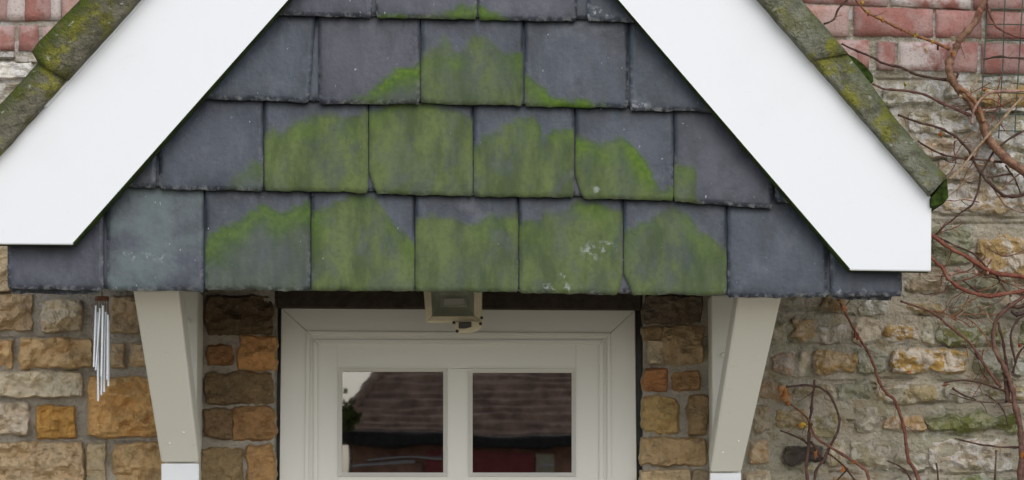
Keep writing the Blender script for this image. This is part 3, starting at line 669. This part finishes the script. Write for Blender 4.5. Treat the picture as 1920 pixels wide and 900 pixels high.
def bracket(br_top, br_bot, foot_y, post, side, bolt):
    """gallows bracket: post on the wall, diagonal brace out to the front, square foot"""
    bm = bmesh.new()
    YT, YB = -0.530, -.135
    bt = [P(br_top[0], br_top[2], YT), P(br_top[1], br_top[2], YT)]; bb = [P(br_bot[0], foot_y, YB), P(br_bot[1], foot_y, YB)]
    d = ((bt[0] - bb[0]).normalized()); off = Vector((0, d.z, -d.y)) * .07
    bt = [p - (0 * d) for p in bt]
    vs = [bm.verts.new(p) for p in (bt[0], bt[1], bb[1], bb[0])]; vb = [bm.verts.new(p + off) for p in (bt[0], bt[1], bb[1], bb[0])]
    bm.faces.new(vs); bm.faces.new(vb[::-1])
    for k in range(4): bm.faces.new((vs[k], vb[k], vb[(k + 1) % 4], vs[(k + 1) % 4]))
    bmesh.ops.bevel(bm, geom=list(bm.edges), offset=.006, segments=2, profile=.5, affect='EDGES')
    brace = from_bm('brace', bm, PAINT, porch)
    bm = bmesh.new(); prism(bm, [(br_bot[0], foot_y + 1), (br_bot[0] + (2 if side < 0 else -2) * 0, 1010), (br_bot[1], 1010), (br_bot[1], foot_y + 1)], YB - .001, -.118, .003); from_bm('brace_foot', bm, UPVC, brace)  # whiter than the brace: sky light on the foot put into its colour
    for fx, fy in ((.3, 40), (.7, 62)):
        bm = bmesh.new(); k_ = fy / 330; x_ = br_top[0] + (br_bot[0] - br_top[0]) * (1 - k_) + ((br_top[1] - br_top[0]) * k_ + (br_bot[1] - br_bot[0]) * (1 - k_)) * fx
        c = bt[0].lerp(bb[0], 1 - k_) * (1 - fx) + bt[1].lerp(bb[1], 1 - k_) * fx
        q = bmesh.ops.create_uvsphere(bm, u_segments=8, v_segments=5, radius=.0035)['verts']
        for v in q: v.co = c + Vector((v.co.x, v.co.y * .5, v.co.z))
        from_bm('screw', bm, PAINT, brace)
    bm = bmesh.new(); prism(bm, post, -.117, .0, .004); po = from_bm('wall_post', bm, PAINT, porch)
    bm = bmesh.new(); c = P(bolt[0], bolt[1], -.12)
    r = bmesh.ops.create_cone(bm, cap_ends=True, segments=12, radius1=.008, radius2=.006, depth=.008)['verts']
    for v in r: v.co = Vector((c.x + v.co.x, c.y - v.co.z, c.z + v.co.y))
    from_bm('bolt', bm, PAINT, po)
bracket((249, 335, 545), (302, 373), 868, [(312, 545), (308, 1010), (366, 1010), (371, 545)], -1, (352, 602))
bracket((1384, 1466, 556), (1331, 1390), 886, [(1334, 553), (1337, 1010), (1388, 1010), (1392, 553)], 1, (1357, 666))

# ------------------------------------------------------------------ floodlight over the door
YL = -.16
fl = thing('security_light', 'old cream floodlight with a small sensor below, fixed above the door', 'lamp', P(848, 575, -.1))
bm = bmesh.new()
for pts in ([(793, 530), (799, 603), (811, 593), (807, 530)], [(888, 530), (888, 592), (903, 603), (904, 530)], [(799, 603.5), (903, 603.5), (888, 592), (811, 592)]): prism(bm, pts, YL, YL + .045, .003)
prism(bm, [(795, 522), (795, 530), (904, 530), (904, 522)], YL, YL + .09, .003)
from_bm('housing', bm, CREAM, fl)
bm = bmesh.new()                                       # hollow dish
o = [(808, 530), (889, 530), (889, 593), (810, 593)]; i_ = [(826, 552), (876, 552), (876, 576), (826, 576)]
vo = [bm.verts.new(P(x, y, YL + .012)) for x, y in o]; vi = [bm.verts.new(P(x, y, YL + .045)) for x, y in i_]
for k in range(4): bm.faces.new((vo[k], vo[(k + 1) % 4], vi[(k + 1) % 4], vi[k]))
bm.faces.new(vi); from_bm('reflector', bm, REFL, fl)
bm = bmesh.new(); prism(bm, [(832, 559), (832, 572), (872, 571), (872, 558)], YL + .018, YL + .032, .003); from_bm('lamp_tube', bm, LAMPT, fl)
bm = bmesh.new(); prism(bm, [(809, 532), (810, 592), (888, 592), (888, 532)], YL + .006, YL + .009); from_bm('front_glass', bm, CLEAR, fl)
bm = bmesh.new(); prism(bm, [(815, 535), (815, 560), (885, 560), (885, 535)], YL + .08, .0); from_bm('wall_mount', bm, DARKPL, fl)
# sensor: a tilted little drum on an arm
bm = bmesh.new(); pts = [(888, 600), (901, 603), (904, 611), (897, 618), (884, 622), (868, 624), (855, 621), (851, 612), (856, 603), (870, 601)]
prism(bm, pts, YL - .012, YL + .03, .004); se = from_bm('sensor', bm, CREAM, fl)
bm = bmesh.new(); prism(bm, [(860, 604), (884, 603), (884, 613), (872, 616), (860, 616)], YL - .016, YL - .006, .002); from_bm('sensor_lens', bm, DARKPL, se)
for c in ((851, 605), (857, 621), (903, 596), (901, 607)):
    bm = bmesh.new(); r = bmesh.ops.create_uvsphere(bm, u_segments=8, v_segments=6, radius=.0042)['verts']
    for v in r: v.co += P(c[0], c[1], YL - .012)
    from_bm('screw', bm, DARKPL, se)

# ------------------------------------------------------------------ wind chime
YC = -0.510
ch_ = thing('wind_chime', 'silver tube wind chime hanging beside the left porch bracket', 'wind chime', P(191, 560, YC))
bm = bmesh.new(); c = P(191, 560, YC)
r = bmesh.ops.create_cone(bm, cap_ends=True, segments=18, radius1=.017, radius2=.017, depth=.010)['verts']
for v in r: v.co = c + v.co
from_bm('top_disc', bm, mat_plain('red_wood', (.16, .07, .04), .7, .3), ch_)
bm = bmesh.new(); tube(bm, [c, P(191, 540, YC)], [.001, .001], 5); from_bm('hanging_cord', bm, DARKPL, ch_)
for (a, b, dy) in (((180, 573), (176, 688), .0), ((188, 578), (180, 694), -.012), ((193, 573), (190, 706), -.02), ((202, 590), (201, 712), .004), ((182, 690), (184, 752), .012), ((203, 600), (203, 724), .012), ((197, 690), (195, 735), .018), ((192, 700), (190, 741), .020)):
    if a[1] > 650: a = (a[0] + 1, 585)
    bm = bmesh.new(); tube(bm, [P(*a, YC + dy), P(*b, YC + dy)], [.0028, .0028], 10); t_ = from_bm('chime_tube', bm, ALU, ch_, smooth=False)
    bm = bmesh.new(); tube(bm, [P(a[0], 562, YC + dy * .5), P(*a, YC + dy)], [.0006, .0006], 4); from_bm('string', bm, DARKPL, t_)

# ------------------------------------------------------------------ climbing plant
RBN, DRK, PLT, ORB = (.24, .075, .045), (.085, .040, .028), (.44, .31, .19), (.32, .14, .06)
vine = thing('climbing_vine', 'bare woody climber with a thick twisting stem at the right edge of the wall', 'climber', P(1912, 1050, -.03))
shoot = thing('creeper_shoots', 'thin reddish creeper shoots looping over the stones beside the right bracket', 'climber', P(1520, 1050, -.03))
def stem(par, pts, r0, r1, col, Y=-.045, wob=.012):
    s0 = random.random() * 90
    q = smooth_path([(x, y) for x, y in pts], 6); n = len(q); pp, rr = [], []
    for i, (x, y) in enumerate(q):
        x += 1.6 * NZ(i * .35, s0); y += 1.6 * NZ(i * .35, s0 + 9)
        pp.append(P(x, y, Y + wob * NZ(i * .12, s0 + 4)))
        rr.append((r0 + (r1 - r0) * i / (n - 1)) * 1.0 / 711 * (1 + .32 * NZ(i * .8, s0 + 2) + (.35 if (i % 7 == 0) else 0)))
    bm = bmesh.new(); tube(bm, pp, rr, 7); o_ = from_bm('stem', bm, STEM, par, smooth=True, color=col)
    for k in range(int(n / 9)):                        # side twigs and tendrils
        i = random.randrange(2, n - 1); b = Vector(q[i]); d = (Vector(q[i]) - Vector(q[i - 1])).normalized(); sgn = random.choice((-1, 1)); L = random.uniform(8, 34)
        e1 = b + (d * .7 + Vector((-d.y, d.x)) * sgn * .7) * L * .5; e2 = b + (d * random.uniform(.2, 1.1) + Vector((-d.y, d.x)) * sgn * random.uniform(.4, 1.1)) * L
        tq = smooth_path([tuple(b), tuple(e1), tuple(e2)], 4); bm = bmesh.new(); rt = random.uniform(.5, .95)
        tube(bm, [P(x, y, Y + .006 * j_ / 8) for j_, (x, y) in enumerate(tq)], [rt * (1 - .5 * j_ / 8) / 711 for j_ in range(len(tq))], 5)
        from_bm('twig', bm, STEM, par, smooth=True, color=random.choice([DRK, RBN, PLT, ORB]))
    return o_
TR = [(1862, -60), (1850, -10), (1838, 20), (1825, 45), (1802, 70), (1790, 95), (1780, 120), (1783, 145), (1800, 170), (1824, 195), (1840, 225), (1850, 255), (1870, 280), (1892, 302), (1930, 328), (1970, 360)]
stem(vine, TR, 5.5, 9, (.28, .15, .09), -.06); stem(vine, [(1800, 168), (1815, 176), (1832, 196), (1845, 228)], 4, 4, ORB, -.07)
for a in [([(1585, -25), (1605, 0), (1625, 22), (1655, 38), (1700, 60), (1740, 75), (1782, 92)], 2, 3, ORB, -.05), ([(1545, 45), (1562, 38), (1572, 18), (1592, -5)], 1.8, 2.2, DRK), ([(1578, 82), (1600, 92), (1635, 107), (1660, 120), (1690, 127), (1720, 140), (1780, 151)], 1.8, 2.8, DRK),
          ([(1636, 158), (1665, 168), (1700, 170), (1740, 180), (1780, 200), (1826, 218)], 2, 2.8, (.17, .075, .06)), ([(1684, 216), (1720, 228), (1760, 240), (1790, 255), (1815, 280), (1826, 302), (1840, 325), (1862, 350), (1890, 368), (1940, 360)], 2, 3.2, DRK, -.05),
          ([(1720, 264), (1760, 287), (1800, 297), (1850, 300), (1894, 306)], 1.5, 2.2, DRK), ([(1780, 335), (1800, 320), (1830, 280), (1870, 235), (1905, 195), (1935, 165)], 2, 2.3, PLT, -.075), ([(1822, 232), (1825, 210), (1840, 185), (1865, 173), (1935, 170)], 2.2, 2.6, (.42, .25, .19), -.08),
          ([(1838, 318), (1835, 350), (1825, 380), (1800, 400), (1770, 425), (1746, 446)], 2.2, 1.2, DRK), ([(1838, 328), (1860, 290), (1890, 262), (1935, 238)], 2, 2, DRK), ([(1852, 332), (1875, 330), (1898, 325)], 1.8, 1.8, DRK), ([(1885, 310), (1905, 340), (1914, 365)], 1.6, 1.3, DRK),
          ([(1730, 425), (1747, 440), (1775, 462), (1810, 480), (1840, 500), (1870, 512), (1935, 522)], 2.8, 4.5, RBN, -.055), ([(1750, 440), (1790, 460), (1825, 475), (1850, 502)], 1.6, 2, DRK), ([(1735, 462), (1748, 484), (1765, 500), (1780, 525), (1810, 545), (1850, 555), (1880, 552), (1935, 543)], 2.8, 4.2, RBN, -.06),
          ([(1726, 514), (1740, 526), (1766, 524)], 1.5, 1.6, (.5, .42, .3)), ([(1788, 520), (1822, 511)], 1.5, 1.2, (.46, .4, .3)), ([(1828, 535), (1845, 515)], 1.3, 1.1, (.46, .4, .3)), ([(1868, 515), (1880, 535), (1896, 556)], 2.4, 2, DRK), ([(1806, 526), (1830, 545), (1852, 556)], 1.4, 1.4, DRK),
          ([(1940, 540), (1905, 566), (1880, 585), (1866, 606), (1862, 640), (1870, 665), (1886, 695), (1898, 730), (1904, 762), (1912, 800), (1916, 850), (1913, 930), (1912, 1060)], 3, 6.5, (.17, .085, .06), -.06), ([(1872, 603), (1880, 640), (1888, 690), (1892, 728)], 2.2, 3, DRK, -.05), ([(1885, 700), (1888, 725), (1890, 752)], 5, 5, (.13, .07, .05)),
          ([(1688, 564), (1745, 585), (1785, 615), (1820, 645), (1850, 690), (1878, 728)], 1.8, 3, (.17, .075, .055)), ([(1790, 822), (1830, 832), (1880, 838), (1940, 840)], 1.4, 2, DRK), ([(1868, 845), (1864, 930)], 1.8, 2.2, DRK), ([(1755, 868), (1763, 930)], 1.5, 2, DRK), ([(1664, 864), (1695, 880), (1712, 910)], 1.2, 2, DRK),
          ([(1770, 718), (1810, 713), (1850, 722), (1885, 733)], 1.2, 2, DRK), ([(1780, 738), (1830, 752), (1880, 755), (1935, 754)], 1.2, 2, (.15, .1, .08)), ([(1786, 728), (1806, 740), (1830, 750)], 2, 1, DRK), ([(1843, -10), (1852, 15), (1862, 40), (1880, 58), (1935, 78)], 3, 2, (.2, .08, .06)), ([(1843, 112), (1870, 106), (1900, 108), (1935, 112)], 1.5, 1.8, DRK),
          ([(1925, 556), (1895, 548), (1870, 566), (1840, 580)], 2, 1.3, (.4, .32, .22)), ([(1930, 590), (1908, 600), (1895, 630), (1905, 680)], 2, 2.4, DRK), ([(1935, 560), (1912, 575), (1890, 570)], 4, 3, (.09, .05, .04)), ([(1934, 575), (1910, 590), (1896, 583)], 5, 3, (.08, .05, .04)), ([(1830, 330), (1800, 350), (1775, 372)], 1.2, 1., (.4, .3, .2)),
          ([(1846, 300), (1860, 345), (1885, 385), (1925, 400)], 1.2, 1.2, (.3, .2, .15)), ([(1935, 300), (1905, 330), (1880, 352)], 1.3, 1.3, (.24, .13, .1)), ([(1848, 740), (1876, 760), (1890, 800)], 1.2, 1.4, DRK), ([(1935, 460), (1890, 480), (1858, 470)], 1.2, 1.1, (.2, .1, .08)), ([(1935, 640), (1912, 660), (1898, 700)], 1.6, 2.2, DRK)]:
    stem(vine, *a)
for a in [([(1564, 548), (1571, 560), (1582, 580), (1600, 615), (1615, 640), (1630, 665), (1640, 690), (1648, 715), (1660, 735), (1678, 752), (1690, 785), (1698, 820), (1703, 860), (1724, 905), (1760, 1050)], 1.8, 3.6, (.20, .075, .05), -.05), ([(1474, 725), (1520, 723), (1550, 735), (1570, 770), (1573, 800), (1560, 830), (1545, 860), (1530, 885), (1524, 930)], 2, 2.8, (.12, .065, .05), -.055),
          ([(1527, 712), (1522, 760), (1517, 800), (1515, 850), (1512, 880), (1517, 930)], 2, 3.4, (.12, .06, .05), -.05), ([(1474, 754), (1510, 780), (1530, 820), (1560, 840), (1600, 865), (1625, 885), (1633, 930)], 1.6, 3.4, (.22, .09, .06), -.06), ([(1463, 807), (1500, 822), (1519, 836)], 1.4, 2.2, DRK), ([(1552, 850), (1580, 872), (1612, 912)], 1.5, 2, DRK), ([(1566, 905), (1590, 878)], 1.5, 1.3, DRK), ([(1574, 556), (1588, 548)], 1.2, .8, ORB), ([(1582, 578), (1596, 560)], 1, .7, DRK), ([(1616, 650), (1600, 642)], 1.2, .8, RBN), ([(1546, 868), (1530, 840), (1520, 828)], 2.5, 3, (.1, .05, .04))]:
    stem(shoot, *a)
for k in range(34):                                    # fine tangle of last year's growth
    x, y = random.uniform(1720, 1915), random.choice([random.uniform(180, 400), random.uniform(440, 610), random.uniform(540, 780)])
    a = random.uniform(-.9, .5); pts = [(x, y)]
    for q in range(random.randint(3, 6)):
        a += random.uniform(-.5, .5); L = random.uniform(14, 30); pts.append((pts[-1][0] + cos(a) * L, pts[-1][1] + sin(a) * L))
    stem(vine, pts, random.uniform(.5, .8), random.uniform(.8, 1.5), random.choice([DRK, RBN, RBN, ORB, PLT]), -.04)
def dleaf(par, x, y, w, h, col, name='dried_leaf'):
    c = P(x, y, -.075); a0 = random.uniform(0, 6.28); bm = bmesh.new(); sc = 1 / 711
    mid = bm.verts.new(c + Vector((0, -.004, 0))); ring = []
    for k in range(9):
        a = a0 + k * 2 * math.pi / 9; r = random.uniform(.35, 1.1)
        ring.append(bm.verts.new(c + Vector((cos(a) * w * .42 * sc * r, random.uniform(-.004, .007), sin(a) * h / 2 * sc * r))))
    for k in range(9): bm.faces.new((mid, ring[k], ring[(k + 1) % 9]))
    back = bm.verts.new(c + Vector((0, .003, 0)))
    for k in range(9): bm.faces.new((back, ring[(k + 1) % 9], ring[k]))
    from_bm(name, bm, DLEAF, par, color=col)
YE, OR, RD, PA = (.42, .28, .05), (.36, .13, .03), (.20, .05, .03), (.55, .42, .28)
for a in [(1785, 100, 15, 20, OR), (1736, 93, 13, 17, PA), (1758, 88, 8, 13, (.06, .02, .02)), (1718, 66, 14, 10, YE), (1697, 158, 11, 12, (.4, .32, .1)), (1764, 252, 12, 18, OR), (1752, 272, 16, 8, PA), (1772, 722, 22, 12, (.22, .1, .06)), (1919, 853, 14, 16, OR),
          (1838, 22, 14, 22, (.30, .12, .08)), (1796, 140, 12, 22, (.14, .08, .07)), (1846, 168, 14, 10, OR), (1830, 200, 9, 9, (.6, .5, .45)), (1792, 596, 12, 12, (.25, .1, .05)), (1912, 648, 8, 10, (.3, .04, .03)), (1705, 697, 14, 10, OR), (1802, 180, 10, 10, (.5, .42, .25)), (1770, 250, 8, 9, (.5, .4, .2))]:
    dleaf(vine, *a)
for a in [(1506, 796, 20, 18, (.62, .38, .05)), (1496, 797, 9, 8, OR), (1522, 796, 12, 16, (.16, .12, .04)), (1581, 879, 16, 17, OR), (1601, 866, 10, 8, OR), (1470, 736, 10, 22, OR), (1583, 579, 13, 14, (.50, .22, .10)), (1603, 626, 10, 18, RD), (1530, 850, 10, 24, (.36, .14, .05)), (1575, 566, 10, 7, (.45, .25, .1))]:
    dleaf(shoot, *a)
for x, y, r, col in [(1617, 5, 3.6, YE), (1626, 22, 3, YE), (1655, 38, 4.2, OR), (1650, 34, 3, YE), (1690, 56, 2.6, RD), (1748, 78, 3.4, YE), (1628, 28, 2.4, RD), (1780, 148, 4, (.45, .3, .1)), (1812, 172, 4, PA), (1860, 300, 4, (.55, .38, .3)), (1790, 256, 3, DRK), (1608, 634, 3.6, RD), (1704, 866, 3.4, RD), (1478, 756, 4, OR), (1783, 514, 3.4, (.5, .3, .25)), (1796, 505, 3, (.45, .22, .17)), (1830, 510, 3.6, (.5, .3, .24)), (1776, 522, 4, (.5, .27, .2)), (1852, 512, 3, (.45, .22, .17))]:
    bm = bmesh.new(); q = bmesh.ops.create_icosphere(bm, subdivisions=1, radius=r / 711)['verts']; c = P(x, y, -.06)
    for v in q: v.co = c + Vector((v.co.x, v.co.y, v.co.z * 1.3))
    from_bm('bud', bm, DLEAF, shoot if x < 1705 and y > 540 else vine, color=col)

# ------------------------------------------------------------------ wire netting
net = thing('wire_netting', 'square green wire netting fixed over the bricks at the upper right', 'netting', P(1900, 250, -.03))
def wire(pts, Y=-.03, r=1.25):
    q = smooth_path(pts, 4); bm = bmesh.new(); s0 = random.random() * 60
    tube(bm, [P(x + 1.2 * NZ(i * .4, s0), y + 1.2 * NZ(i * .4, s0 + 5), Y + .004 * NZ(i * .3, s0)) for i, (x, y) in enumerate(q)], [r / 711] * len(q), 5)
    from_bm('wire', bm, WIRE, net)
for pts in ([(1855, -60), (1851, 0), (1848, 70), (1842, 160), (1838, 210)], [(1888, -60), (1884, 0), (1881, 90), (1877, 180), (1872, 260)], [(1920, -60), (1918, 0), (1912, 90), (1907, 170), (1902, 250)], [(1952, -60), (1948, 90), (1940, 250)], [(1984, -60), (1980, 90), (1972, 250)],
            [(1853, -12), (2000, -10)], [(1850, 17), (1890, 17), (2000, 22)], [(1849, 46), (1900, 46), (2000, 50)], [(1846, 77), (1900, 76), (2000, 80)], [(1844, 110), (1900, 108), (2000, 112)], [(1841, 144), (1900, 140), (2000, 146)], [(1838, 176), (1890, 174), (2000, 180)], [(1836, 208), (1890, 214), (2000, 216)], [(1872, 244), (1920, 246), (2000, 248)]):
    wire(pts)

# ------------------------------------------------------------------ across the yard: what the door glass mirrors
D = -20.
def Q(px, py, y): # mirror: photo position of a reflection -> point on the plane y behind the camera
    k = (CAM.y * -1 + .05 - y) / (.05 - CAM.y) ; p = P(px, py, .05); return Vector((p.x * (-y + 6.3) / 6.3, y, CAM.z + (p.z - CAM.z) * (-y + 6.3) / 6.35))
ob = thing('brick_outbuilding', 'low brick outbuilding with a hipped brown tile roof, mirrored in the door glass', 'outbuilding', (0, D - 1, 0))
ez, rz = Q(800, 818, D).z, 3.25
xl, xr = Q(630, 780, D).x, 4.2
bm = bmesh.new(); box(bm, (xl + .15, D - 3, 0), (xr, D, ez)); from_bm('brick_wall', bm, OBRICK, ob)
bm = bmesh.new(); n = 12
for k in range(n):                                    # tile courses as overlapping steps
    t0, t1 = k / n, (k + 1) / n
    y0, y1 = D + .2 - 1.5 * t0, D + .2 - 1.5 * t1; z0, z1 = ez + (rz - ez) * t0, ez + (rz - ez) * t1
    a0, a1 = xl + .66 * t0, xl + .66 * t1
    v = [bm.verts.new(c) for c in ((a0, y0, z0 + .05), (xr, y0, z0 + .05), (xr, y1, z1), (a1, y1, z1))]; bm.faces.new(v)
    v2 = [bm.verts.new(c) for c in ((a0, y0, z0), (xr, y0, z0))]; bm.faces.new((v2[0], v2[1], v[1], v[0]))
v = [bm.verts.new(c) for c in ((xl, D + .2, ez), (xl + .66, D - 1.3, rz), (xl, D - 3, ez))]; bm.faces.new(v)
tube(bm, [Vector((xl - .02, D + .22, ez + .03)), Vector((xl + .66, D - 1.28, rz + .03))], [.06, .06], 7)
from_bm('tiled_roof', bm, TILE, ob)
bm = bmesh.new(); box(bm, (xl, D + .15, ez - .12), (xr, D + .3, ez + .02), .02); from_bm('gutter', bm, BLACK, ob)
bm = bmesh.new(); box(bm, (Q(690, 870, D).x, D, .0), (Q(790, 870, D).x, D + .05, Q(700, 872, D).z)); from_bm('side_door', bm, OBRICK, ob)
for y_, a_, b_ in ((858, 690, 830), (868, 655, 780), (874, 1010, 1040)):
    bm = bmesh.new(); p, q = Q(a_, y_, D), Q(b_, y_ + 4, D); box(bm, (p.x, D + .05, q.z), (q.x, D + .12, p.z), .01); from_bm('pale_rail', bm, UPVC, ob)
bm = bmesh.new(); box(bm, (Q(800, 870, D).x, D, .0), (Q(1000, 870, D).x, D + .05, Q(900, 848, D).z)); from_bm('red_door', bm, RED, ob)
bm = bmesh.new(); box(bm, (Q(1005, 870, D).x, D, .0), (Q(1040, 870, D).x, D + .06, ez - .17)); from_bm('drain_board', bm, CREAM, ob)
bu = thing('garden_shrub', 'yellow green shrub beside the low brick outbuilding, mirrored in the door glass', 'shrub', (Q(655, 775, D + .6).x, D + .6, 0))
bm = bmesh.new()
for k in range(260):
    a = Vector((random.gauss(0, .06), random.gauss(0, .1), random.gauss(0, .07))) + Q(650, 782, D + .6)
    r = .05; n1 = Vector((random.gauss(0, 1), random.gauss(0, 1), random.gauss(0, 1))).normalized(); t1 = n1.orthogonal().normalized() * r; t2 = n1.cross(t1)
    bm.faces.new([bm.verts.new(a + q) for q in (t1, t2 * .6, -t1, -t2 * .6)])
from_bm('crown', bm, LEAF, bu)
bm = bmesh.new(); c = Q(655, 775, D + .6); tube(bm, [Vector((c.x, D + .6, 0)), Vector((c.x + .03, D + .6, .9)), c], [.04, .03, .01], 7); from_bm('trunk', bm, DARKWOOD, bu)
